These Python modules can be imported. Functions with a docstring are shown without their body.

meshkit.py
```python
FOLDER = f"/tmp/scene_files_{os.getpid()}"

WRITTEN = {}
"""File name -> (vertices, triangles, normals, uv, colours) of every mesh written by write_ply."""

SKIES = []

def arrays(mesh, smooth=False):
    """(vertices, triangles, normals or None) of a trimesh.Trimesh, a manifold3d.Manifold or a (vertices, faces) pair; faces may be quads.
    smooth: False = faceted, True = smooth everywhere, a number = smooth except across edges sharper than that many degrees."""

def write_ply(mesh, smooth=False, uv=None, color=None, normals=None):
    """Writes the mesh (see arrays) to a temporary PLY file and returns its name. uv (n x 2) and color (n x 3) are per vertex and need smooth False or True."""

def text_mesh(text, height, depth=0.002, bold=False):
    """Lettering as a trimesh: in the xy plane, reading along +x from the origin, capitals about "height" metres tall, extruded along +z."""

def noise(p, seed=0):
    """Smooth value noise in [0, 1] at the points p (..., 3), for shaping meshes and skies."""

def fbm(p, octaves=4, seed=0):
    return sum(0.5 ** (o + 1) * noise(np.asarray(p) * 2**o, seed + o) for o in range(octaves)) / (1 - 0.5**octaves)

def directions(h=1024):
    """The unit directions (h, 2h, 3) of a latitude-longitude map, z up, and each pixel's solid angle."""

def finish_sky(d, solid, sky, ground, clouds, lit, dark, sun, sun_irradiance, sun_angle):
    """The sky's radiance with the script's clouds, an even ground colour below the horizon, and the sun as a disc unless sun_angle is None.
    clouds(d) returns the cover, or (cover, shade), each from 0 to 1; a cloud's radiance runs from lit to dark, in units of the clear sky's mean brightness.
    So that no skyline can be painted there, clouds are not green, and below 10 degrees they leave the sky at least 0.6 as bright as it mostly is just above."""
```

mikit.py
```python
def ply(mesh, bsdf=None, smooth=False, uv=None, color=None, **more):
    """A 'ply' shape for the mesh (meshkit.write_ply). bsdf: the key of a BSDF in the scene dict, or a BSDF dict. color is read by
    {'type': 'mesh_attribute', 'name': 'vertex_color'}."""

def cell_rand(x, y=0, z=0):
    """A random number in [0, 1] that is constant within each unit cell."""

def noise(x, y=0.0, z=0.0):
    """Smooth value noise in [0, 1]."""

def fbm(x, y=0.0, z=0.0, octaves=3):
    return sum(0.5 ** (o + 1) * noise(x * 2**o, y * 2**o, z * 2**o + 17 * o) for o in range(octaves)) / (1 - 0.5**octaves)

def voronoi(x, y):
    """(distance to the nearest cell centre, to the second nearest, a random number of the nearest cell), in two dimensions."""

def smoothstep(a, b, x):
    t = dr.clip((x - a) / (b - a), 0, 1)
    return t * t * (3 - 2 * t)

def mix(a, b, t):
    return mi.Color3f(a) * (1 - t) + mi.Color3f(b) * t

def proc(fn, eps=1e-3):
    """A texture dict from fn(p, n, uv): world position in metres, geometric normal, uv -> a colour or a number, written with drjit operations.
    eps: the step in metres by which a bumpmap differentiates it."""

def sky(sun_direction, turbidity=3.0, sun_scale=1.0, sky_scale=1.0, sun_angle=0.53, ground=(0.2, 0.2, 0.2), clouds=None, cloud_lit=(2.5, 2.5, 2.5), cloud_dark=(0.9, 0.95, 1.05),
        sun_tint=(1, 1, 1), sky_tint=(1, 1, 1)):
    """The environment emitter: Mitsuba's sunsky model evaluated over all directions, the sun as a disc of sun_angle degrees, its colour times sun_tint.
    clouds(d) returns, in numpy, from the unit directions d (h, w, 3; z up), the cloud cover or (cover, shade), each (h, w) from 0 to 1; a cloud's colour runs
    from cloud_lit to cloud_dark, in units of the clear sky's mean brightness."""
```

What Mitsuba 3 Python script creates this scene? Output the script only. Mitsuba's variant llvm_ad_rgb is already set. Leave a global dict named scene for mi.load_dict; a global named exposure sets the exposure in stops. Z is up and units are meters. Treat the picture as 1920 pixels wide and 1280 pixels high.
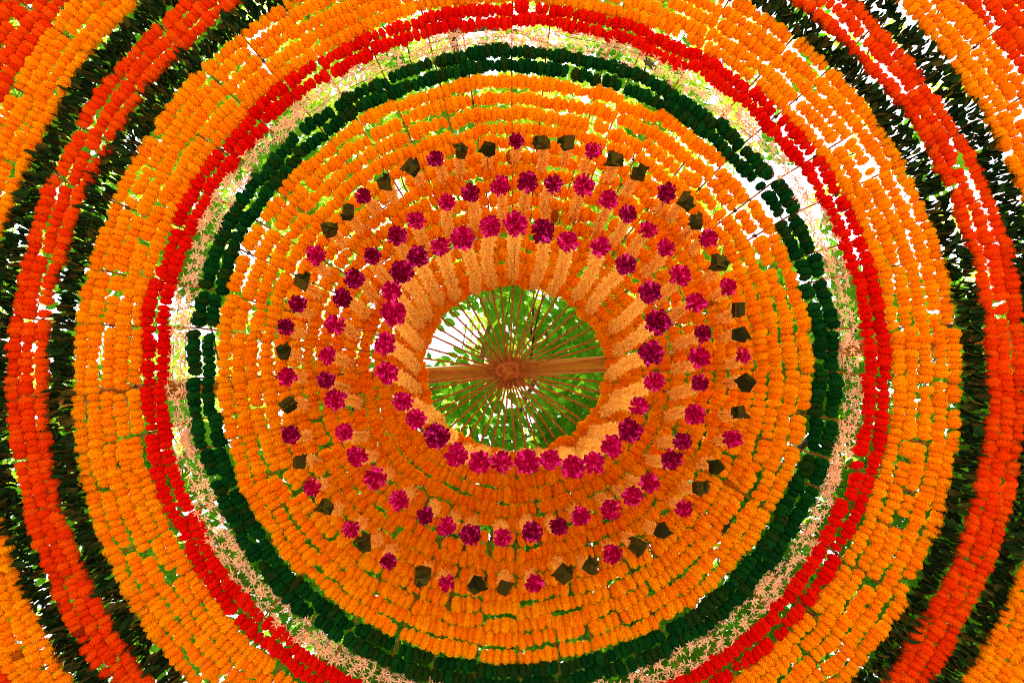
import math, random
import numpy as np, trimesh, mitsuba as mi, mikit, meshkit

T = mi.ScalarTransform4f
rng = np.random.default_rng(7)
scene, labels = {}, {}

# ------------------------------------------------------------------ camera, sky, exposure
FOCAL = 1507.0                      # in pixels of the 1920 x 1280 photograph
EYE = np.array([0.0, 0.0, 1.5])
zc = np.array([-22.0, -175.0, FOCAL]); zc /= np.linalg.norm(zc)      # the vertical, as (right, up, forward)
yc = np.array([0.0, 1.0, 0.0]) - zc[1] * zc; yc /= np.linalg.norm(yc)
xc = -np.cross(yc, zc)
RIGHT, UP, FWD = (np.array([xc[k], yc[k], zc[k]]) for k in range(3))
scene['camera'] = {'type': 'perspective', 'fov': math.degrees(2 * math.atan(960 / FOCAL)), 'fov_axis': 'x', 'near_clip': 0.05, 'far_clip': 5000.0,
                   'to_world': T().look_at(origin=EYE.tolist(), target=(EYE + FWD).tolist(), up=UP.tolist())}
scene['sky_light'] = mikit.sky([0.10, 0.80, 0.95], turbidity=3.5, sun_scale=0.75, clouds=lambda d: np.full(d.shape[:2], 0.93), cloud_lit=(2.2, 2.25, 2.35))
exposure = 3.42


def project(p):
    v = np.asarray(p, float) - EYE
    d = v @ FWD
    return np.stack([960 + FOCAL * (v @ RIGHT) / d, 640 - FOCAL * (v @ UP) / d], -1)


def unproject(px, py, h):
    """The point h metres above the lens that stands behind this pixel."""
    d = FWD + RIGHT * ((px - 960) / FOCAL) + UP * ((640 - py) / FOCAL)
    return EYE + d * (h / d[2])


# ------------------------------------------------------------------ materials
def flat(rgb): return {'type': 'rgb', 'value': [float(c) for c in rgb]}


def petal_bsdf(key, rgb, trans=0.9, rough=0.75, spec=0.15):
    scene[key] = {'type': 'principledthin', 'base_color': {'type': 'mesh_attribute', 'name': 'vertex_color'} if rgb is None else flat(rgb), 'roughness': rough, 'diff_trans': trans, 'spec_trans': 0.0, 'eta': 1.3}


TONES = {}
def tones(kind, cols, trans):
    TONES[kind] = []
    for i, c in enumerate(cols):
        TONES[kind].append(c)
    petal_bsdf(f'{kind}_petal', None, trans)


tones('orange', [(0.985, 0.60, 0.003), (0.985, 0.545, 0.003), (0.985, 0.64, 0.004), (0.98, 0.47, 0.003), (0.55, 0.20, 0.006)], 0.8)
tones('deep', [(0.985, 0.56, 0.003), (0.985, 0.50, 0.003), (0.985, 0.60, 0.003), (0.98, 0.42, 0.003), (0.50, 0.16, 0.006)], 0.8)
tones('vermilion', [(0.95, 0.135, 0.003), (0.94, 0.10, 0.003), (0.95, 0.165, 0.003), (0.89, 0.08, 0.003), (0.45, 0.05, 0.005)], 0.8)
tones('red', [(0.93, 0.011, 0.003), (0.88, 0.007, 0.003), (0.94, 0.018, 0.003), (0.55, 0.006, 0.006)], 0.8)
tones('green', [(0.006, 0.085, 0.014), (0.005, 0.065, 0.012), (0.010, 0.10, 0.014), (0.022, 0.07, 0.010), (0.045, 0.06, 0.008)], 0.5)
petal_bsdf('peach_petal', (0.93, 0.58, 0.37), 0.6)
petal_bsdf('peach_strand_petal', None, 1.1)
petal_bsdf('tree_leaf', (0.105, 0.33, 0.012), 1.15, 0.45)
petal_bsdf('lime_leaf', (0.38, 0.58, 0.03), 1.3, 0.5)
petal_bsdf('dry_leaf', (0.45, 0.26, 0.09), 0.8, 0.6)
scene['purple_foil'] = {'type': 'twosided', 'bsdf': {'type': 'principled', 'base_color': flat((0.44, 0.002, 0.13)), 'roughness': 0.16, 'metallic': 0.85, 'specular': 0.6}}
scene['magenta_foil'] = {'type': 'twosided', 'bsdf': {'type': 'principled', 'base_color': flat((0.60, 0.003, 0.16)), 'roughness': 0.16, 'metallic': 0.8, 'specular': 0.5}}
scene['garland_leaf'] = {'type': 'principledthin', 'base_color': flat((0.012, 0.030, 0.007)), 'roughness': 0.42, 'diff_trans': 0.12, 'eta': 1.45}
scene['garland_leaf_olive'] = {'type': 'principledthin', 'base_color': flat((0.050, 0.040, 0.008)), 'roughness': 0.5, 'diff_trans': 0.12, 'eta': 1.45}
scene['folded_leaf'] = {'type': 'twosided', 'bsdf': {'type': 'principled', 'roughness': 0.7, 'specular': 0.05,
    'base_color': {'type': 'mesh_attribute', 'name': 'vertex_color'}}}
scene['twine'] = {'type': 'twosided', 'bsdf': {'type': 'principled', 'roughness': 0.9, 'specular': 0.1,
    'base_color': mikit.proc(lambda p, n, uv: mikit.mix((0.25, 0.060, 0.010), (0.45, 0.135, 0.022), mikit.noise(p.x * 160, p.y * 160, p.z * 160)))}}
scene['dark_twine'] = {'type': 'twosided', 'bsdf': {'type': 'principled', 'roughness': 0.9, 'base_color': flat((0.10, 0.035, 0.014))}}
scene['bamboo'] = {'type': 'twosided', 'bsdf': {'type': 'principled', 'roughness': 0.6, 'specular': 0.08,
    'base_color': mikit.proc(lambda p, n, uv: mikit.mix((0.32, 0.130, 0.007), (0.52, 0.25, 0.018), mikit.fbm(p.x * 2.5, p.y * 70, p.z * 70)))}}
scene['bark'] = {'type': 'twosided', 'bsdf': {'type': 'principled', 'roughness': 0.95,
    'base_color': mikit.proc(lambda p, n, uv: mikit.mix((0.035, 0.024, 0.015), (0.09, 0.065, 0.042), mikit.fbm(p.x * 25, p.y * 25, p.z * 6)))}}
scene['ground_sand'] = {'type': 'diffuse', 'reflectance': mikit.proc(lambda p, n, uv: mikit.mix((0.42, 0.38, 0.32), (0.52, 0.47, 0.40), mikit.fbm(p.x * 1.5, p.y * 1.5, 0.0)))}


# ------------------------------------------------------------------ small mesh helpers
def grid_tube(pts, radii, sides=6, closed=False, twist=None):
    p = np.asarray(pts, float); n = len(p)
    t = (np.roll(p, -1, 0) - np.roll(p, 1, 0)) if closed else np.gradient(p, axis=0)
    t /= np.linalg.norm(t, axis=1, keepdims=True) + 1e-12
    a = np.cross(t, np.where(np.abs(t[:, 2:]) < 0.9, [0, 0, 1.0], [1.0, 0, 0])); a /= np.linalg.norm(a, axis=1, keepdims=True)
    b = np.cross(t, a); ang = np.arange(sides) * 2 * np.pi / sides
    r = np.broadcast_to(np.asarray(radii, float), (n,))[:, None, None]
    v = p[:, None] + r * (np.cos(ang)[None, :, None] * a[:, None] + np.sin(ang)[None, :, None] * b[:, None])
    m = n if closed else n - 1
    i, j = np.meshgrid(np.arange(m), np.arange(sides), indexing='ij')
    k = (i + 1) % n
    q = np.stack([i * sides + j, i * sides + (j + 1) % sides, k * sides + (j + 1) % sides, k * sides + j], -1).reshape(-1, 4)
    return v.reshape(-1, 3), np.vstack([q[:, [0, 1, 2]], q[:, [0, 2, 3]]])


def cat(parts):
    vs, fs, at = [], [], 0
    for v, f in parts:
        vs.append(v); fs.append(np.asarray(f) + at); at += len(v)
    return np.vstack(vs), np.vstack(fs)


def unit(v): return v / (np.linalg.norm(v, axis=-1, keepdims=True) + 1e-12)


def frame(x, y):
    """A rotation whose columns are x, y made square to x, and their cross product."""
    x = unit(x); y = unit(y - x * (x @ y)); return np.stack([x, y, np.cross(x, y)], 1)


def rot(axis, a):
    k = np.asarray(axis, float) / np.linalg.norm(axis); K = np.array([[0, -k[2], k[1]], [k[2], 0, -k[0]], [-k[1], k[0], 0]])
    return np.eye(3) + math.sin(a) * K + (1 - math.cos(a)) * K @ K


def random_rot(r): return np.linalg.qr(r.normal(size=(3, 3)))[0]


def mat(R, p, s=1.0):
    m = np.eye(4); m[:3, :3] = R * s; m[:3, 3] = p
    return T(m.tolist())


# ------------------------------------------------------------------ prototypes (shapegroups)
def pompon(seed, petals=120, flat_=0.40, ruffle=1.0):
    """A marigold head of unit radius, its stalk axis along x, thickness flat_: a core covered by small upright petals."""
    r = np.random.default_rng(seed)
    core = trimesh.creation.icosphere(subdivisions=1, radius=1.0)
    parts = [(np.array(core.vertices) * [flat_ * 0.84, 0.86, 0.86], np.array(core.faces))]
    k = np.arange(petals) + 0.5
    th, ph = np.arccos(1 - 2 * k / petals), np.pi * (1 + 5 ** 0.5) * k
    d = np.stack([np.cos(th), np.sin(th) * np.cos(ph), np.sin(th) * np.sin(ph)], 1) + r.normal(0, 0.07, (petals, 3))
    d = unit(d)
    base = d * [flat_ * 0.78, 0.80, 0.80]
    out = unit(d * [0.55, 1, 1] + r.normal(0, 0.22, (petals, 3)))
    L = (0.13 + 0.09 * r.random(petals)) * (0.7 + 0.3 * np.abs(out[:, 1:]).sum(1))
    side = unit(np.cross(out, r.normal(size=(petals, 3))))
    bend = np.cross(out, side)
    w = (0.10 + 0.07 * r.random(petals))[:, None]
    Lc = L[:, None]
    v = np.stack([base, base + out * Lc * 0.75 + side * w + bend * 0.05 * ruffle, base + out * Lc * (0.92 + 0.16 * r.random((petals, 1))) + bend * 0.10 * (r.random((petals, 1)) - 0.5),
                  base + out * Lc * 0.75 - side * w + bend * 0.05 * ruffle], 1)
    f = (np.arange(petals) * 4)[:, None, None] + np.array([[0, 1, 2], [0, 2, 3]])
    parts.append((v.reshape(-1, 3), f.reshape(-1, 3)))
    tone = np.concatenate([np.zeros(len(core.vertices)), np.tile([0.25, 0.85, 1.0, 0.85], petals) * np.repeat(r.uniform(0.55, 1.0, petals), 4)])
    return cat(parts), tone[:, None]


def floret(seed, petals=7, width=0.14):
    """A spiky star flower of unit radius opening along +x."""
    r = np.random.default_rng(seed); parts = []
    for k in range(petals):
        a = 2 * np.pi * (k + r.uniform(-.3, .3)) / petals
        o = np.array([r.uniform(0.15, 0.9), math.cos(a), math.sin(a)]); o = unit(o)
        s = unit(np.cross(o, [1, 0, 0.01])); L = r.uniform(0.75, 1.1)
        c = np.array([0.12, 0, 0]) * L
        v = np.array([[0, 0, 0], o * L * .45 + s * width + c, o * L - c, o * L * .45 - s * width + c])
        parts.append((v, [[0, 1, 2], [0, 2, 3]]))
    tube = np.array([[-.5, .03, 0], [-.5, -.03, 0.03], [-.5, 0, -.03], [.1, .08, 0], [.1, -.08, .06], [.1, 0, -.09]])
    parts.append((tube, [[0, 1, 4], [0, 4, 3], [1, 2, 5], [1, 5, 4], [2, 0, 3], [2, 3, 5]]))
    return cat(parts)


def leaf_blade(length, width, fold=0.35, curl=0.15, n=6, seed=0, blunt=0.75):
    """A leaf folded along its midrib, from the origin along +x, its face along z."""
    r = np.random.default_rng(seed)
    t = np.linspace(0, 1, n + 1); prof = np.sin(np.pi * t ** 0.85) ** blunt
    prof[0] = 0.03; prof[-1] = 0.02
    x = t * length; z = -curl * length * t ** 2 + 0.02 * length * r.normal(size=n + 1)
    w = prof * width / 2
    v = np.concatenate([np.stack([x, w, z + fold * w], 1), np.stack([x, 0 * w, z], 1), np.stack([x, -w, z + fold * w * r.uniform(.4, 1.2)], 1)])
    f = []
    for i in range(n):
        for a in (0, n + 1):
            f += [[a + i, a + n + 1 + i, a + n + 2 + i], [a + i, a + n + 2 + i, a + i + 1]]
    return v, np.array(f)


def group(key, mesh, bsdf, smooth=False, color=None):
    scene[key] = {'type': 'shapegroup', 'shape': mikit.ply(mesh, bsdf, smooth=smooth, color=color)}
    return key


BEADS = {}
THICK = {'orange': 0.62, 'deep': 0.62, 'vermilion': 0.68, 'red': 0.63, 'green': 0.68}
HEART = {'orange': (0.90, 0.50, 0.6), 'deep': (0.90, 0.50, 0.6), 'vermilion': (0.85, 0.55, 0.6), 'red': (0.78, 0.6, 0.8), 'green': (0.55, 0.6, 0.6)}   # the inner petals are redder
for kind, cols in TONES.items():
    BEADS[kind] = []
    for j, c in enumerate(cols):
        for s in range(2):
            mesh, tone = pompon(101 * len(kind) + 11 * j + s, 190 if kind in ('red', 'green') else 170, THICK[kind], 0.6 if kind in ('red', 'green') else 1.3)
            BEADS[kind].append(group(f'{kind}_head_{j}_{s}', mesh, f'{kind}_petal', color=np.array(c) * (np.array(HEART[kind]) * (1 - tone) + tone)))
FLORETS = [group(f'peach_floret_{s}', floret(40 + s, 6, 0.11), 'peach_petal') for s in range(4)]
LEAVES = [group(f'garland_leaf_{s}', leaf_blade(0.080, 0.046, 0.5, 0.20 * (s % 3) - 0.15, 5, s, 0.5), 'garland_leaf' if s % 3 else 'garland_leaf_olive') for s in range(6)]


def inst(key, grp, m):
    scene[key] = {'type': 'instance', 'g': {'type': 'ref', 'id': grp}, 'to_world': m}


def num(base, i): return base if i == 0 else f'{base}_{i:03d}'


# ------------------------------------------------------------------ setting
gm = trimesh.creation.cylinder(radius=900, height=0.2, sections=96); gm.apply_translation([0, 0, -0.1])
scene['ground'] = mikit.ply(gm, 'ground_sand')
labels['ground'] = {'label': 'pale sandy ground below the flower canopy', 'kind': 'structure'}


# ------------------------------------------------------------------ canopy layout
def height(r):                       # metres above the lens of the strings at photo radius r
    return 4.0 - 0.36 * (r / 1200.0) ** 1.3


def ring_point(r, th, dh=0.0):
    """Point of the canopy at ring radius r (pixels of the photograph) and clock angle th (0 = right, counted downwards)."""
    u = min(max((r - 600) / 230.0, 0), 1.0)
    cx, cy = 964 + 5 * u, 692 + 26 * u
    sy = 0.925 + 0.06 * min(max((r - 180) / 380.0, 0), 1) + 0.015 * u
    return unproject(cx + r * math.cos(th), cy + sy * r * math.sin(th), height(r) + dh)


NR = 48
ROPE_A = np.array([2 * math.pi * (k + rng.uniform(-0.24, 0.24)) / NR for k in range(NR)])
R_OUT = 1270
HUB = unproject(955, 697, 3.985)
WOB = rng.normal(0, 1, (NR, 60))
CLOCK = ['three', 'four', 'five', 'six', 'seven', 'eight', 'nine', 'ten', 'eleven', 'twelve', 'one', 'two']
ORD = ['first', 'second', 'third', 'fourth', 'fifth', 'sixth', 'seventh', 'eighth']


def clock_names(angles):
    """For each angle (0 right, clockwise): 'second one clockwise after three o'clock'."""
    angles = np.asarray(angles) % (2 * math.pi); out = [None] * len(angles)
    for h in range(12):
        inb = sorted([i for i in range(len(angles)) if int(angles[i] / (math.pi / 6)) % 12 == h], key=lambda i: angles[i])
        for n, i in enumerate(inb):
            out[i] = f"{ORD[n]} clockwise after {CLOCK[h]} o'clock"
    return out


def in_frame(p, m=14):
    q = project(p); return -m < q[0] < 1920 + m and -m < q[1] < 1280 + m


# ------------------------------------------------------------------ garlands
def garland(name, label, category, groupname, r, kind, width, pitch, tilt=0.22, droop=0.0, seed=0):
    rr = np.random.default_rng(1000 + seed)
    base = name
    i = 0
    while num(base, i) in labels: i += 1
    key = num(base, i)
    labels[key] = {'label': label, 'category': category, 'group': groupname}
    beads, string = [], []
    off = rr.normal(0, 2.0, NR); band = int(np.searchsorted([560, 620, 700, 840, 960, 1100], r))
    nt = len(TONES[kind]) - 1
    for k in range(NR):
        a0, a1 = ROPE_A[k], ROPE_A[(k + 1) % NR] + (2 * math.pi if k == NR - 1 else 0)
        skew = rr.normal(0, 1.3) + 1.9 * WOB[k, band]; o = off[k] + 1.6 * WOB[k, band + 10]     # each sector hangs a little askew, its strands together
        mood = rr.dirichlet(np.full(nt, 0.7)) * 0.6 + 0.4 / nt
        p0, p1 = ring_point(r + o - skew, a0), ring_point(r + o + skew, a1)
        string += [p0, p1]
        if not any(-260 < q[0] < 2180 and -200 < q[1] < 1480 for q in (project(p0), project(p1))): continue
        L = np.linalg.norm(p1 - p0); t = (p1 - p0) / L
        down = np.array([0, 0, -1.0]); sd = np.cross(t, down)
        lead = rr.uniform(-0.008, 0.008) + 0.016 * (rr.random() < 0.26)
        n = max(3, int(round((L - 2 * lead) / (pitch * rr.uniform(0.93, 1.06)))))
        steps = rr.uniform(0.7, 1.3, n); steps = np.cumsum(steps) - steps / 2; steps = steps / (steps[-1] + 0.5)
        for j in range(n):
            u = lead / L + steps[j] * (1 - 2 * lead / L)
            sag = 4 * u * (1 - u)
            p = p0 + (p1 - p0) * u + down * (0.012 * sag + rr.normal(0, 0.003)) + sd * rr.normal(0, 0.0025)
            if rr.random() < 0.012: continue
            beads.append((p, t, width / 2 * rr.uniform(0.80, 1.16), nt if rr.random() < 0.0012 else rr.choice(nt, p=mood)))
    order = sorted(range(len(beads)), key=lambda b: (not in_frame(beads[b][0]), b))
    nv = sum(in_frame(beads[b][0]) for b in order)
    if nv > 300:                     # the 300 nearest in view are parts
        vis = sorted(order[:nv], key=lambda b: np.linalg.norm(beads[b][0] - EYE)); order = vis + order[nv:]
    for n, b in enumerate(order):
        p, t, s, tn = beads[b]
        R = frame(t, rr.normal(size=3))
        big = rr.random() < 0.10
        R = rot(rr.normal(size=3), rr.normal(0, tilt) + (rr.uniform(0.6, 1.3) if big else 0)) @ R
        if rr.random() < 0.5: R = R @ np.diag([-1, -1, 1])
        g = BEADS[kind][2 * tn + rr.integers(2)]
        if n < 300 and in_frame(p): inst(f'{key}__{num("flower", n)}', g, mat(R, p, s))
        else: inst(f'{key}__flowers__{n:03d}', g, mat(R, p, s)); labels[f'{key}__flowers'] = {'kind': 'stuff'}
    seg = [grid_tube(np.array([string[2 * q], string[2 * q + 1]]), 0.0016, 4) for q in range(len(string) // 2)]
    scene[f'{key}__string'] = mikit.ply(cat(seg), 'dark_twine')
    return key


def star_garland(label, r, seed):
    rr = np.random.default_rng(2000 + seed)
    i = 0
    while num('peach_garland', i) in labels: i += 1
    key = num('peach_garland', i)
    labels[key] = {'label': label, 'category': 'garland', 'group': 'spiky peach blossom garlands'}
    fl, string = [], []
    for k in range(NR):
        a0, a1 = ROPE_A[k], ROPE_A[(k + 1) % NR] + (2 * math.pi if k == NR - 1 else 0)
        o = rr.normal(0, 4)
        p0, p1 = ring_point(r + o, a0), ring_point(r + o + rr.normal(0, 3), a1)
        string += [p0, p1]
        if not any(-150 < q[0] < 2070 and -100 < q[1] < 1380 for q in (project(p0), project(p1))): continue
        t = unit(p1 - p0)
        n = int(rr.uniform(10, 15))
        for j in range(n):
            u = (j + rr.random()) / n
            d = rr.normal(size=3); d -= t * (t @ d) * 0.6; d = unit(d)
            fl.append((p0 + (p1 - p0) * u + [0, 0, -.012 * 4 * u * (1 - u)] + d * rr.uniform(0.006, 0.022), d, rr.uniform(0.028, 0.041)))
    fl.sort(key=lambda q: not in_frame(q[0]))
    nv = sum(in_frame(q[0]) for q in fl)
    vis = fl[:nv]; vis.sort(key=lambda q: np.linalg.norm(q[0] - EYE)); fl[:nv] = vis
    for n, (p, d, s) in enumerate(fl):
        R = frame(d, rr.normal(size=3)); g = FLORETS[rr.integers(len(FLORETS))]
        if n < 300 and in_frame(p): inst(f'{key}__{num("blossom", n)}', g, mat(R, p, s))
        else: inst(f'{key}__blossoms__{n:03d}', g, mat(R, p, s)); labels[f'{key}__blossoms'] = {'kind': 'stuff'}
    scene[f'{key}__string'] = mikit.ply(cat([grid_tube(np.array([string[2 * q], string[2 * q + 1]]), 0.0016, 4) for q in range(len(string) // 2)]), 'dark_twine')


def leaf_garland(label, r, seed, pitch=0.0075):
    rr = np.random.default_rng(3000 + seed)
    i = 0
    while num('leaf_garland', i) in labels: i += 1
    key = num('leaf_garland', i)
    labels[key] = {'label': label, 'category': 'garland', 'group': 'dark leaf garlands'}
    lv, string = [], []
    for k in range(NR):
        a0, a1 = ROPE_A[k], ROPE_A[(k + 1) % NR] + (2 * math.pi if k == NR - 1 else 0)
        o = rr.normal(0, 3)
        p0, p1 = ring_point(r + o, a0), ring_point(r + o, a1)
        string += [p0, p1]
        if not any(-160 < q[0] < 2080 and -110 < q[1] < 1390 for q in (project(p0), project(p1))): continue
        L = np.linalg.norm(p1 - p0); t = unit(p1 - p0)
        sd = np.cross(t, [0, 0, 1.0])
        n = int(L / pitch)
        clump = rr.uniform(0, 6.28)
        for j in range(n):
            u = (j + rr.random()) / n
            if math.sin(u * 17 + clump) < -0.86 and rr.random() < 0.8: continue
            # the blade stands across the string: length along the radius, face along the string
            ln = unit(sd * (1 if rr.random() < 0.5 else -1) + np.array([0, 0, -1.0]) * rr.uniform(-0.3, 0.6) + t * rr.normal(0, 0.28))
            nm = unit(t + rr.normal(0, 0.26, 3))
            if rr.random() < 0.08: nm = unit(np.array([0, 0, 1.0]) + rr.normal(0, 0.35, 3))
            R = frame(ln, np.cross(nm, ln))
            p = p0 + (p1 - p0) * u - ln * rr.uniform(0.02, 0.05) + [0, 0, rr.normal(-.01, 0.012)]
            lv.append((p, R, rr.uniform(0.7, 1.2)))
    lv.sort(key=lambda q: not in_frame(q[0]))
    nv = sum(in_frame(q[0]) for q in lv)
    vis = lv[:nv]; vis.sort(key=lambda q: np.linalg.norm(q[0] - EYE)); lv[:nv] = vis
    for n, (p, R, s) in enumerate(lv):
        g = LEAVES[rr.integers(len(LEAVES))]
        if n < 300 and in_frame(p): inst(f'{key}__{num("leaf", n)}', g, mat(R, p, s))
        else: inst(f'{key}__leaves__{n:03d}', g, mat(R, p, s)); labels[f'{key}__leaves'] = {'kind': 'stuff'}
    scene[f'{key}__string'] = mikit.ply(cat([grid_tube(np.array([string[2 * q], string[2 * q + 1]]), 0.0016, 4) for q in range(len(string) // 2)]), 'dark_twine')


W, P = 0.070, 0.0315
inner = [180, 203, 228, 254, 281, 308, 335, 362, 388, 413, 438, 464, 491, 518, 546]
nth = ['innermost', 'second', 'third', 'fourth', 'fifth', 'sixth', 'seventh', 'eighth', 'ninth', 'tenth', 'eleventh', 'twelfth', 'thirteenth', 'fourteenth']
for q, r in enumerate(inner):
    lab = ('innermost orange marigold garland, edging the round central opening' if q == 0 else 'orange marigold garland that touches the inside of the dark green pair' if q == len(inner) - 1
           else f'orange marigold garland, {nth[q]} ring counted outward from the central opening')
    garland('marigold_garland', lab, 'garland', 'orange marigold garlands inside the green rings', r, 'deep' if r < 370 else 'orange', W + 0.004, P, seed=q)
for q, r in enumerate([574, 601]):
    garland('green_garland', f'dark green flower garland, {["inner", "outer"][q]} one of the pair, beside the {["orange marigolds", "peach blossoms"][q]}', 'garland', 'dark green flower garlands', r, 'green', 0.072, 0.0305, seed=30 + q)
for q, r in enumerate([622, 643]):
    star_garland(f'thin spiky peach blossom garland, {["inner", "outer"][q]} one, beside the {["dark green flowers", "red flowers"][q]}', r, q)
for q, r in enumerate([666, 692]):
    garland('red_garland', f'bright red flower garland, {["inner", "outer"][q]} one of the pair, beside the {["peach blossoms", "orange marigolds"][q]}', 'garland', 'bright red flower garlands', r, 'red', 0.068, 0.0315, seed=40 + q)
for q, r in enumerate([716, 741, 768, 795, 822]):
    lab = ('orange marigold garland touching the outside of the red pair' if q == 0 else 'orange marigold garland along the inner edge of the first leaf band' if q == 4
           else f'orange marigold garland, {["", "second", "third", "fourth"][q]} ring outward from the red pair')
    garland('marigold_garland', lab, 'garland', 'orange marigold garlands between red rings and leaf band', r, 'orange', W, P, seed=50 + q)
for q, r in enumerate([846, 866]):
    leaf_garland(f'dark leaf garland in the inner leaf band, on the side of the {["orange", "vermilion"][q]} marigolds', r, q)
for q, r in enumerate([892, 917, 943]):
    garland('vermilion_garland', f'vermilion marigold garland, {["inner", "middle", "outer"][q]} one of three between the two leaf bands', 'garland', 'vermilion marigold garlands between the leaf bands', r, 'vermilion', W, P, seed=60 + q)
for q, r in enumerate([966, 988]):
    leaf_garland(f'dark leaf garland in the outer leaf band, on the side of the {["vermilion", "orange"][q]} marigolds', r, 5 + q)
for q, r in enumerate([1014, 1038, 1063, 1088]):
    garland('marigold_garland', f'orange marigold garland in the corners, {["first", "second", "third", "fourth"][q]} ring beyond the outer leaf band', 'garland', 'orange marigold garlands beyond the outer leaf band', r, 'orange', W, P, seed=70 + q)
for q, r in enumerate([1114, 1139, 1165, 1190, 1215]):
    garland('vermilion_garland', f'vermilion marigold garland in the far corners, {["first", "second", "third", "fourth", "fifth"][q]} ring beyond the corner orange ones', 'garland', 'vermilion marigold garlands in the corners', r, 'vermilion', W, P, seed=80 + q)

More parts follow.
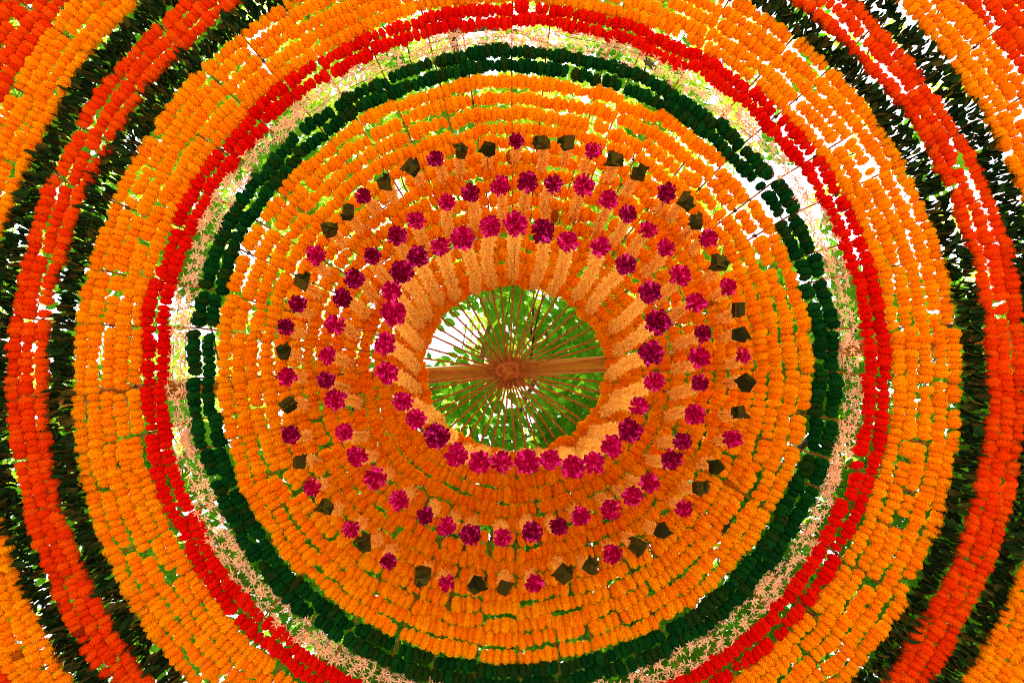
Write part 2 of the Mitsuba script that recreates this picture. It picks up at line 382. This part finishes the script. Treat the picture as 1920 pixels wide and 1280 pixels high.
# ------------------------------------------------------------------ radial ropes, the knot and the bamboo pole
names = clock_names(ROPE_A)
for k in range(NR):
    key = num('rope', k)
    labels[key] = {'label': f'orange twine rope running out from the knot, {names[k]}', 'category': 'rope', 'group': 'radial ropes tied to the knot'}
    rr = np.random.default_rng(500 + k)
    a = ROPE_A[k]
    pin = HUB + unit(ring_point(180, a) - HUB) * rr.uniform(0.012, 0.038) + [0, 0, rr.uniform(-.03, .0)]
    pout = ring_point(176, a, 0.03)
    L = np.linalg.norm(pout - pin); n = int(L / 0.006)
    u = np.linspace(0, 1, n)[:, None]
    line = pin + (pout - pin) * u + [0, 0, -1] * (0.006 * 4 * u * (1 - u))
    d = unit(pout - pin); e = unit(np.cross(d, [0, 0, 1.0])); g = np.cross(d, e)
    ph = u * L / 0.022 * 2 * np.pi
    ply2 = [grid_tube(line + 0.0026 * (np.cos(ph + s) * e + np.sin(ph + s) * g), 0.0034, 5) for s in (0, np.pi)]
    scene[key + '__twisted_end'] = mikit.ply(cat(ply2), 'twine', smooth=True)
    rs = [176, 300, 450, 600, 750, 900, 1050, R_OUT]
    pts = np.array([ring_point(r, a, 0.022 + 0.004 * rr.normal()) for r in rs])
    scene[key + '__cord'] = mikit.ply(grid_tube(pts, 0.0042, 6), 'twine', smooth=True)
    kn = []
    for r in inner + [574, 601, 666, 692, 716, 741, 768, 795, 822, 892, 917, 943, 1014, 1038, 1063, 1088, 1114]:
        p = ring_point(r + rr.normal(0, 2), a, 0.018 + rr.normal(0, .004))
        if rr.random() < 0.55 or not in_frame(p, 60): continue
        m = trimesh.creation.icosphere(subdivisions=1, radius=1.0); v = np.array(m.vertices) * (1 + 0.3 * rr.normal(size=(len(m.vertices), 1)))
        kn.append((v * rr.uniform(0.006, 0.012, 3) + p, np.array(m.faces)))
    if kn:
        scene[key + '__knots'] = mikit.ply(cat(kn), 'dark_twine'); labels[key + '__knots'] = {'kind': 'stuff'}

def lay(pts, r):
    """A closed loop of two-ply rope."""
    t = unit(np.roll(pts, -1, 0) - np.roll(pts, 1, 0)); a = unit(np.cross(t, [0.3, 0.2, 0.93])); b = np.cross(t, a)
    ph = (np.linspace(0, 2 * np.pi, len(pts), endpoint=False) * 9)[:, None]
    return cat([grid_tube(pts + 0.8 * r * (np.cos(ph + q) * a + np.sin(ph + q) * b), r, 6, closed=True) for q in (0, np.pi)])


labels['rope_knot'] = {'label': 'bunched orange rope knot at the centre, wound around the bamboo pole', 'category': 'knot'}
pole_a, pole_b = unproject(-250, 768, 4.055), unproject(2180, 617, 4.055)
pole_d = unit(pole_b - pole_a)
for k in range(22):
    rr = np.random.default_rng(900 + k)
    th = np.linspace(0, 2 * np.pi, 72, endpoint=False)
    if k < 9:      # turns around the pole
        e = unit(np.cross(pole_d, [0, 0, 1.0])); g = np.cross(e, pole_d)
        c = HUB + [0, 0, 0.06] + pole_d * rr.uniform(-0.05, 0.05); sk = rr.uniform(-.5, .5)
        rad = 0.058 + rr.uniform(0, .016)
        pts = c + rad * (np.cos(th)[:, None] * e + np.sin(th)[:, None] * g) + pole_d * (sk * rad * np.cos(th))[:, None]
    else:          # loops and bights of the bunch below it
        R = rot(rr.normal(size=3), rr.uniform(0, 1.1)); c = HUB + rr.normal(0, 1, 3) * [0.015, 0.012, 0.014] + [0, 0, -0.06]
        ra, rb = rr.uniform(0.016, 0.036), rr.uniform(0.013, 0.028)
        pts = c + (np.stack([ra * np.cos(th), rb * np.sin(th), 0.012 * np.sin(2 * th + k)], 1) @ R.T)
    scene[f'rope_knot__{num("coil", k)}'] = mikit.ply(lay(pts, rr.uniform(0.0055, 0.0072)), 'twine', smooth=True)

labels['bamboo_pole'] = {'label': 'tan bamboo pole crossing above the opening, the rope knot tied to it', 'category': 'pole'}
n = 240; u = np.linspace(0, 1, n); PL = np.linalg.norm(pole_b - pole_a)
pts = pole_a + (pole_b - pole_a) * u[:, None] + np.array([0, 0, 1]) * (0.02 * np.sin(u * 5))[:, None]
node = (u * PL / 0.42 + 0.3) % 1.0
rad = 0.043 + 0.004 * np.exp(-((node - 0.5) / 0.02) ** 2) - 0.0025 * np.exp(-((np.abs(node - 0.5) - 0.045) / 0.02) ** 2) + 0.002 * np.sin(u * 9)
scene['bamboo_pole__culm'] = mikit.ply(grid_tube(pts, rad, 20), 'bamboo', smooth=True)

# ------------------------------------------------------------------ hanging strands
def magenta_flower(seed, R=0.040):
    r = np.random.default_rng(seed); parts = []
    for layer, (n, tilt, L, w, z) in enumerate([(12, -0.3, 1.0, 0.40, 0.25), (12, 0.1, 1.0, 0.38, 0.15), (11, 0.45, 0.96, 0.36, 0.05), (9, 0.8, 0.84, 0.34, 0.0), (6, 1.1, 0.72, 0.30, -0.05), (3, 1.35, 0.55, 0.26, -0.1)]):
        for k in range(n):
            a = 2 * np.pi * (k + r.uniform(-.35, .35)) / n + layer
            ti = tilt + r.normal(0, 0.16)
            o = np.array([math.cos(a) * math.cos(ti), math.sin(a) * math.cos(ti), -math.sin(ti)])
            s = unit(np.cross(o, [0, 0, 1.0])); s = rot(o, r.normal(0, 0.35)) @ s; up = np.cross(s, o)
            l, ww = L * r.uniform(.8, 1.08), w * r.uniform(.8, 1.2)
            b = np.array([0, 0, z])
            rows = []
            for t, wt, bd in ((0.12, 0.25, 0), (0.5, 0.8, 0.10), (0.82, 1.0, 0.06), (1.0, 0.62, -0.06)):
                c = b + o * l * t + up * bd * r.uniform(.5, 1.5)
                rows += [c + s * ww * wt * .5 + up * 0.07 * wt, c - up * 0.03, c - s * ww * wt * .5 + up * 0.07 * wt * r.uniform(0.3, 1.3)]
            rows[-2] = rows[-2] + o * l * r.uniform(-0.10, 0.08)
            f = []
            for q in range(3):
                for c in (0, 1):
                    i0 = q * 3 + c
                    f += [[i0, i0 + 1, i0 + 4], [i0, i0 + 4, i0 + 3]]
            parts.append((np.array(rows), f))
    v, f = cat(parts)
    return v * R, f


def leaf_rosette(seed, R=0.040):
    """A leaf folded into a boxy bud: overlapping stiff flaps around a hollow."""
    r = np.random.default_rng(seed); parts = []
    n = int(r.integers(4, 6)); ang = 2 * np.pi * (np.arange(n) + r.uniform(-.16, .16, n)) / n
    rad = r.uniform(0.88, 1.12, n); z1 = -0.45 + r.uniform(-.12, .12, n)
    P_ = np.stack([rad * np.cos(ang), rad * np.sin(ang), z1], 1)
    for k in range(n):                                   # side flaps, each lapping past the next
        a_, b_ = P_[k], P_[(k + 1) % n] * [1.06, 1.06, 1]
        tp = np.array([0, 0, 1.25])
        parts.append((np.array([a_ * [.72, .72, 0] + tp * .6, b_ * [.72, .72, 0] + tp * .6, b_, a_]), [[0, 1, 2], [0, 2, 3]]))
    for q, k in enumerate(r.permutation(n)):             # stiff flaps folded across the mouth, each tilted its own way
        a_, b_ = P_[k] * [1.04, 1.04, 1], P_[(k + 1) % n] * [1.04, 1.04, 1]; m_ = (a_ + b_) / 2
        deep = r.uniform(0.75, 1.35); lift = np.array([0, 0, -r.uniform(0.05, 0.62)])
        sh = (b_ - a_) * r.uniform(-.28, .28)
        c_ = b_ - m_ * [deep, deep, 0] + lift * r.uniform(.5, 1.3) + sh; d_ = a_ - m_ * [deep, deep, 0] + lift + sh
        parts.append((np.array([a_, b_, c_, d_]) - [0, 0, 0.03 * q], [[0, 1, 2], [0, 2, 3]]))
    k = int(r.integers(n)); o_ = unit(P_[k] * [1, 1, 0]); s_ = np.array([-o_[1], o_[0], 0])      # a leaf tip sticking out
    parts.append((np.array([o_ * .7 + s_ * .4 + [0, 0, -.2], o_ * .7 - s_ * .4 + [0, 0, -.3], o_ * r.uniform(1.15, 1.45) + s_ * r.uniform(-.3, .3) + [0, 0, -.5]]), [[0, 1, 2]]))
    v, f = cat(parts)
    out = trimesh.Trimesh(v * R, f, process=False)
    th = 0.0011
    n = out.face_normals
    vv = out.triangles                                   # give each flap its thickness
    a = (vv + n[:, None] * th).reshape(-1, 3); b = (vv - n[:, None] * th).reshape(-1, 3)
    k = np.arange(len(vv))[:, None] * 3 + np.arange(3); m = len(a)
    side = np.vstack([np.stack([k[:, i], k[:, (i + 1) % 3], k[:, (i + 1) % 3] + m], 1) for i in range(3)] + [np.stack([k[:, i], k[:, (i + 1) % 3] + m, k[:, i] + m], 1) for i in range(3)])
    tone = np.repeat(np.repeat(r.random((len(vv) + 1) // 2), 2)[:len(vv)], 3)[:, None]        # a flap shows the leaf's green face or its brown one
    cols = np.array([0.008, 0.010, 0.001]) * (1 - tone) + np.array([0.055, 0.038, 0.003]) * tone
    return (np.vstack([a, b]), np.vstack([k, k[:, ::-1] + m, side])), np.vstack([cols, cols])


def blossom_strand(length, seed, rad=0.030):
    r = np.random.default_rng(seed); parts = []; cols = []; bend = r.uniform(0.012, 0.028)
    n = int(length / 0.0068)
    protos = [floret(70 + s, 6, 0.085) for s in range(5)]
    for k in range(n):
        z = -length * (k + r.random()) / n; a = k * 2.4 + r.normal(0, .3)
        d = unit(np.array([math.cos(a), math.sin(a), r.normal(-0.15, .35)]))
        v, f = protos[k % 5]
        R = frame(d, r.normal(size=3)); s = r.uniform(0.030, 0.042)
        parts.append((v @ R.T * s + d * (rad - 0.026) + [bend * math.sin(math.pi * z / length), 0, z], f))
        t = np.clip((np.linalg.norm(v, axis=1) - 0.1) / 0.7, 0, 1)[:, None]
        cols.append((np.array([0.92, 0.45, 0.04]) * (1 - t) + np.array([0.985, 0.70, 0.17]) * t) * r.uniform(0.9, 1.0))
    return cat(parts), np.vstack(cols)


TIERS = [
 (1.10, 'innermost', [(967,420),(920,426),(1019,432),(1066,451),(1126,462),(1175,496),(1220,547),(1233,604),(1222,662),(1229,715),(1199,759),(1181,805),(1147,836),(1115,866),(1075,874),(1032,860),(989,866),(942,864),(900,866),(857,853),(819,818),(780,786),(755,752),(725,699),(721,643),(737,587),(734,545),(753,511),(783,479),(826,460),(867,447)], []),
 (0.57, 'middle', [(989,340),(938,348),(1037,344),(1096,347),(1142,372),(1179,401),(1216,430),(1248,464),(1277,517),(1306,566),(1319,625),(1312,669),(1314,718),(1302,776),(1281,826),(1260,861),(1218,905),(1186,930),(1146,953),(1089,969),(1046,987),(998,997),(942,1008),(881,1002),(837,987),(798,968),(748,937),(703,897),(669,855),(646,811),(627,750),(610,712),(614,666),(627,607),(644,560),(664,522),(697,479),(744,441),(780,413),(839,379),(883,361)], []),
 (0.32, 'outer', [(968,264),(817,296),(1111,281),(681,366),(591,478),(557,569),(535,612),(537,706),(544,815),(584,912),(658,993),(728,1052),(836,1093),(1001,1093),(1150,1039),(1284,953),(1375,822),(1395,666),(1366,537),(1330,447),(1250,361)],
  [(1017,270),(1065,267),(914,278),(864,284),(773,315),(723,342),(651,399),(617,432),(569,526),(532,660),(541,760),(561,867),(611,952),(683,1020),(793,1077),(893,1099),(945,1101),(1057,1077),(1106,1062),(1196,1024),(1242,993),(1312,914),(1344,874),(1388,774),(1398,715),(1390,625),(1383,579),(1348,495),(1306,416),(1284,377),(1198,324),(1154,300)]),
]
MAG = [group(f'magenta_head_{s}', magenta_flower(s, 0.0445), 'purple_foil' if s % 5 in (1, 3) else 'magenta_foil') for s in range(10)]
ROS = [group(f'rosette_head_{s}', *(lambda mc: (mc[0], 'folded_leaf', False, mc[1]))(leaf_rosette(60 + s))) for s in range(10)]
STR = {t[1]: [(lambda mc: group(f'strand_body_{t[1]}_{s}', mc[0], 'peach_strand_petal', color=mc[1]))(blossom_strand(t[0] - 0.035, 20 + s)) for s in range(3)] for t in TIERS}
count = {'magenta_strand': 0, 'leaf_bud_strand': 0}
for L, tier, mags, ros in TIERS:
    for base, pixels, what in (('magenta_strand', mags, 'magenta flower'), ('leaf_bud_strand', ros, 'brown folded leaf bud')):
        if not pixels: continue
        cn = clock_names([math.atan2(y - 690, x - 962) for x, y in pixels])
        for (px, py), nm in zip(pixels, cn):
            rr = np.random.default_rng(px * 7 + py)
            key = num(base, count[base]); count[base] += 1
            htop = 3.955 if tier == 'innermost' else 3.93 if tier == 'middle' else 3.90
            end = unproject(px, py, htop - L)
            top = end + np.array([0, 0, L]) + np.append(rr.normal(0, 0.008, 2), 0)
            labels[key] = {'label': f'peach strand ending in a {what}, {tier} tier, {nm}', 'category': 'flower strand', 'group': f'{tier} tier strands ending in a {what}'}
            ax = unit(end - top)
            R = frame(np.array([1.0, 0, 0]) - ax * ax[0], np.cross(-ax, [1.0, 0, 0]))
            spin = R @ rot([0, 0, 1], rr.uniform(0, 6.28))
            inst(f'{key}__blossoms', STR[tier][rr.integers(3)], mat(spin, top)); labels[f'{key}__blossoms'] = {'kind': 'stuff'}
            scene[f'{key}__thread'] = mikit.ply(grid_tube(np.array([top + [0, 0, .015], end]), 0.0014, 4), 'dark_twine')
            tiltR = rot(rr.normal(size=3), rr.normal(0, 0.38)) @ spin
            if base != 'magenta_strand': tiltR = rot(rr.normal(size=3) * [1, 1, .2], rr.uniform(0.25, 0.75)) @ spin
            if base == 'magenta_strand': inst(f'{key}__magenta_flower', MAG[rr.integers(10)], mat(tiltR, end, rr.uniform(0.86, 1.12)))
            else: inst(f'{key}__leaf_bud', ROS[rr.integers(10)], mat(tiltR, end, rr.uniform(0.9, 1.08)))


# ------------------------------------------------------------------ trees above
def spray(seed, pairs=5, leaflet=0.10, ratio=0.52):
    """A compound leaf: a stalk along +x with opposite oval leaflets and one at its tip."""
    r = np.random.default_rng(seed); parts = []
    gap = leaflet * 0.62; Ls = gap * (pairs + 0.6)
    xs = np.linspace(0, Ls, 5)
    parts.append(grid_tube(np.stack([xs, 0 * xs, -0.12 * xs ** 2 / Ls], 1), 0.0022, 3))
    for k in range(pairs * 2 + 1):
        q, side = k // 2, (1 if k % 2 else -1)
        tip = k == pairs * 2
        l = leaflet * r.uniform(.8, 1.1) * (0.75 + 0.25 * math.sin(math.pi * min((q + .7) / pairs, 1)))
        v, f = leaf_blade(l, l * ratio, 0.25, r.uniform(-.1, .2), 5, seed * 31 + k)
        a = 0 if tip else side * r.uniform(0.85, 1.2)
        R = rot([0, 0, 1], a) @ rot([1, 0, 0], r.normal(0, .35))
        x = Ls if tip else gap * (q + .55)
        parts.append((v @ R.T + [x, 0, -0.12 * x * x / Ls], f))
    return cat(parts)


def limb(pts, r0, r1, n=24, sides=9, wob=0.05, seed=0):
    pts = np.asarray(pts, float); t = np.linspace(0, 1, len(pts)); u = np.linspace(0, 1, n)
    from scipy.interpolate import CubicSpline
    p = CubicSpline(t, pts)(u)
    r = np.random.default_rng(seed)
    p += np.cumsum(r.normal(0, wob * 0.25, p.shape), 0) * np.sin(np.pi * u)[:, None]
    return grid_tube(p, r0 + (r1 - r0) * u ** 0.8, sides), p


def tree(key, label, bsdf, trunk, limbs, leaf, n_sprays, zlo, zhi, cover, seed, part_region=None, leaf_name='leaf_spray'):
    """trunk: points from the ground up; limbs: point lists; sprays spread through the crown's volume where cover(x_px, y_px) allows."""
    labels[key] = {'label': label, 'category': 'tree'}
    rr = np.random.default_rng(seed)
    m, _ = limb(trunk[0], trunk[1], trunk[2], 30, 12, 0.04, seed)
    scene[key + '__trunk'] = mikit.ply(m, 'bark', smooth=True)
    anchors = []
    for i, (pts, r0, r1) in enumerate(limbs):
        m, p = limb(pts, r0, r1, 26, 8, 0.06, seed + 10 + i)
        scene[f'{key}__{num("limb", i)}'] = mikit.ply(m, 'bark', smooth=True); anchors.append(p)
    anchors = np.vstack(anchors)
    groups = [group(f'{key}_spray_{s}', spray(seed * 10 + s, *leaf), bsdf) for s in range(6)]
    made = parts = 0; twigs = []
    tries = 0
    while tries < n_sprays:
        tries += 1
        px, py = rr.uniform(-450, 2370), rr.uniform(-350, 1630)
        h = rr.uniform(zlo, zhi)
        p = unproject(px, py, h)
        if cover(px, py) * (0.25 + 1.5 * max(0, meshkit.fbm(p[None] * 1.5, 3, seed)[0] - 0.34) / 0.3) < rr.random() * 1.0: continue
        # sprays sit in tufts of three to five on a twig
        near = anchors[np.argmin(((anchors - p) ** 2).sum(1))]
        out = unit(p - near + rr.normal(0, .3, 3) * [1, 1, .3])
        if rr.random() < 0.5: twigs.append(grid_tube(np.linspace(p - out * rr.uniform(.3, .9), p, 4) + rr.normal(0, .015, (4, 3)), np.linspace(0.009, 0.003, 4), 4))
        for q in range(rr.integers(3, 6)):
            d = unit(out * 0.5 + rr.normal(0, 0.7, 3) * [1, 1, 0.35] + [0, 0, -0.12])
            nrm = unit(np.array([0, 0, 1.0]) + rr.normal(0, 0.38, 3))
            R = frame(d, np.cross(nrm, d))
            c = p + d * 0.04 + rr.normal(0, .04, 3)
            mm = mat(R, c, rr.uniform(0.75, 1.25)); g = groups[rr.integers(6)]
            pp = project(c)
            if part_region and part_region(pp[0], pp[1]) and parts < 290: inst(f'{key}__{num(leaf_name, parts)}', g, mm); parts += 1
            else: inst(f'{key}__crown__{made:03d}', g, mm)
            made += 1
    labels[key + '__crown'] = {'kind': 'stuff'}
    print(key, made, parts)
    if twigs: scene[key + '__twigs'] = mikit.ply(cat(twigs), 'bark'); labels[key + '__twigs'] = {'kind': 'stuff'}


U = unproject
hole = lambda x, y: ((x - 965) / 190) ** 2 + ((y - 690) / 175) ** 2 < 1


def cover_green(x, y):
    c = 0.12 if x < 1300 or y > 500 else 0.03
    if y > 760: c = 1.15 if x > 560 else 0.5
    if y > 560 and x > 1250: c = max(c, 0.75)
    if ((x - 985) / 260) ** 2 + ((y - 690) / 250) ** 2 < 1: c = 0.50 if x > 890 else 0.2
    if x < 500 and y > 900: c = 0.3
    if x < 430 and y < 560: c = 0.3
    return c


def cover_lime(x, y):
    c = 0.12
    if y < 520: c = 0.95 - max(0, abs(x - 880) - 480) / 420
    if x > 1380 and y < 560: c = 0.04
    if x < 420 and y < 400: c = 0.55
    if 930 < x < 1180 and y < 700: c = 1.1
    if x < 520 and 400 <= y < 900: c = 0.3
    return max(c, 0.04)


g0 = np.append(U(1000, 2350, 5)[:2], 0.0)
fork = U(975, 1500, 5.6)
tree('broadleaf_tree', 'dark-limbed green tree with oval paired leaflets, seen through the central opening', 'tree_leaf',
     ([g0, g0 + [0.1, .1, 2.6], fork], 0.24, 0.13),
     [([fork, U(945, 1000, 6.3), U(915, 800, 6.9), U(935, 640, 7.6), U(960, 420, 8.4)], 0.06, 0.012), ([U(945, 980, 6.35), U(950, 800, 6.9), U(1060, 640, 7.5), U(1300, 420, 8.2)], 0.035, 0.01),
      ([fork, U(1300, 1050, 6.6), U(1550, 800, 7.4), U(1800, 560, 8.2)], 0.08, 0.015), ([fork, U(620, 1150, 6.6), U(350, 980, 7.4), U(120, 700, 8.2)], 0.08, 0.015), ([fork, U(1500, 1350, 6.6), U(1900, 1200, 7.6)], 0.08, 0.015)],
     (5, 0.115, 0.52), 4000, 4.9, 8.0, cover_green, 3, hole)
g1 = np.append(U(700, -1500, 5)[:2], 0.0)
f1 = U(760, -350, 8.0)
tree('lime_tree', 'tall yellow-green leafy tree glowing behind the upper rings of garlands', 'lime_leaf',
     ([g1, g1 + [0.0, -.1, 3.5], f1], 0.30, 0.15),
     [([f1, U(850, 60, 9.4), U(900, 300, 10.4)], 0.1, 0.02), ([f1, U(1150, 50, 9.4), U(1350, 250, 10.4)], 0.1, 0.02), ([f1, U(400, 50, 9.4), U(150, 350, 10.4)], 0.1, 0.02), ([U(850, 60, 9.4), U(980, 60, 9.9), U(1100, 130, 10.3)], 0.05, 0.015)],
     (6, 0.105, 0.42), 5600, 8.2, 11.5, cover_lime, 5, hole)
dl = U(934, 553, 5.6)
dv, df = leaf_blade(0.13, 0.07, 0.4, 0.3, 6, 4)
scene['broadleaf_tree__withered_leaf'] = mikit.ply((dv @ rot([0, 0, 1], -0.4).T + dl, df), 'dry_leaf')
labels['broadleaf_tree__withered_leaf'] = {'label': 'withered tan leaf at the top edge of the opening'}
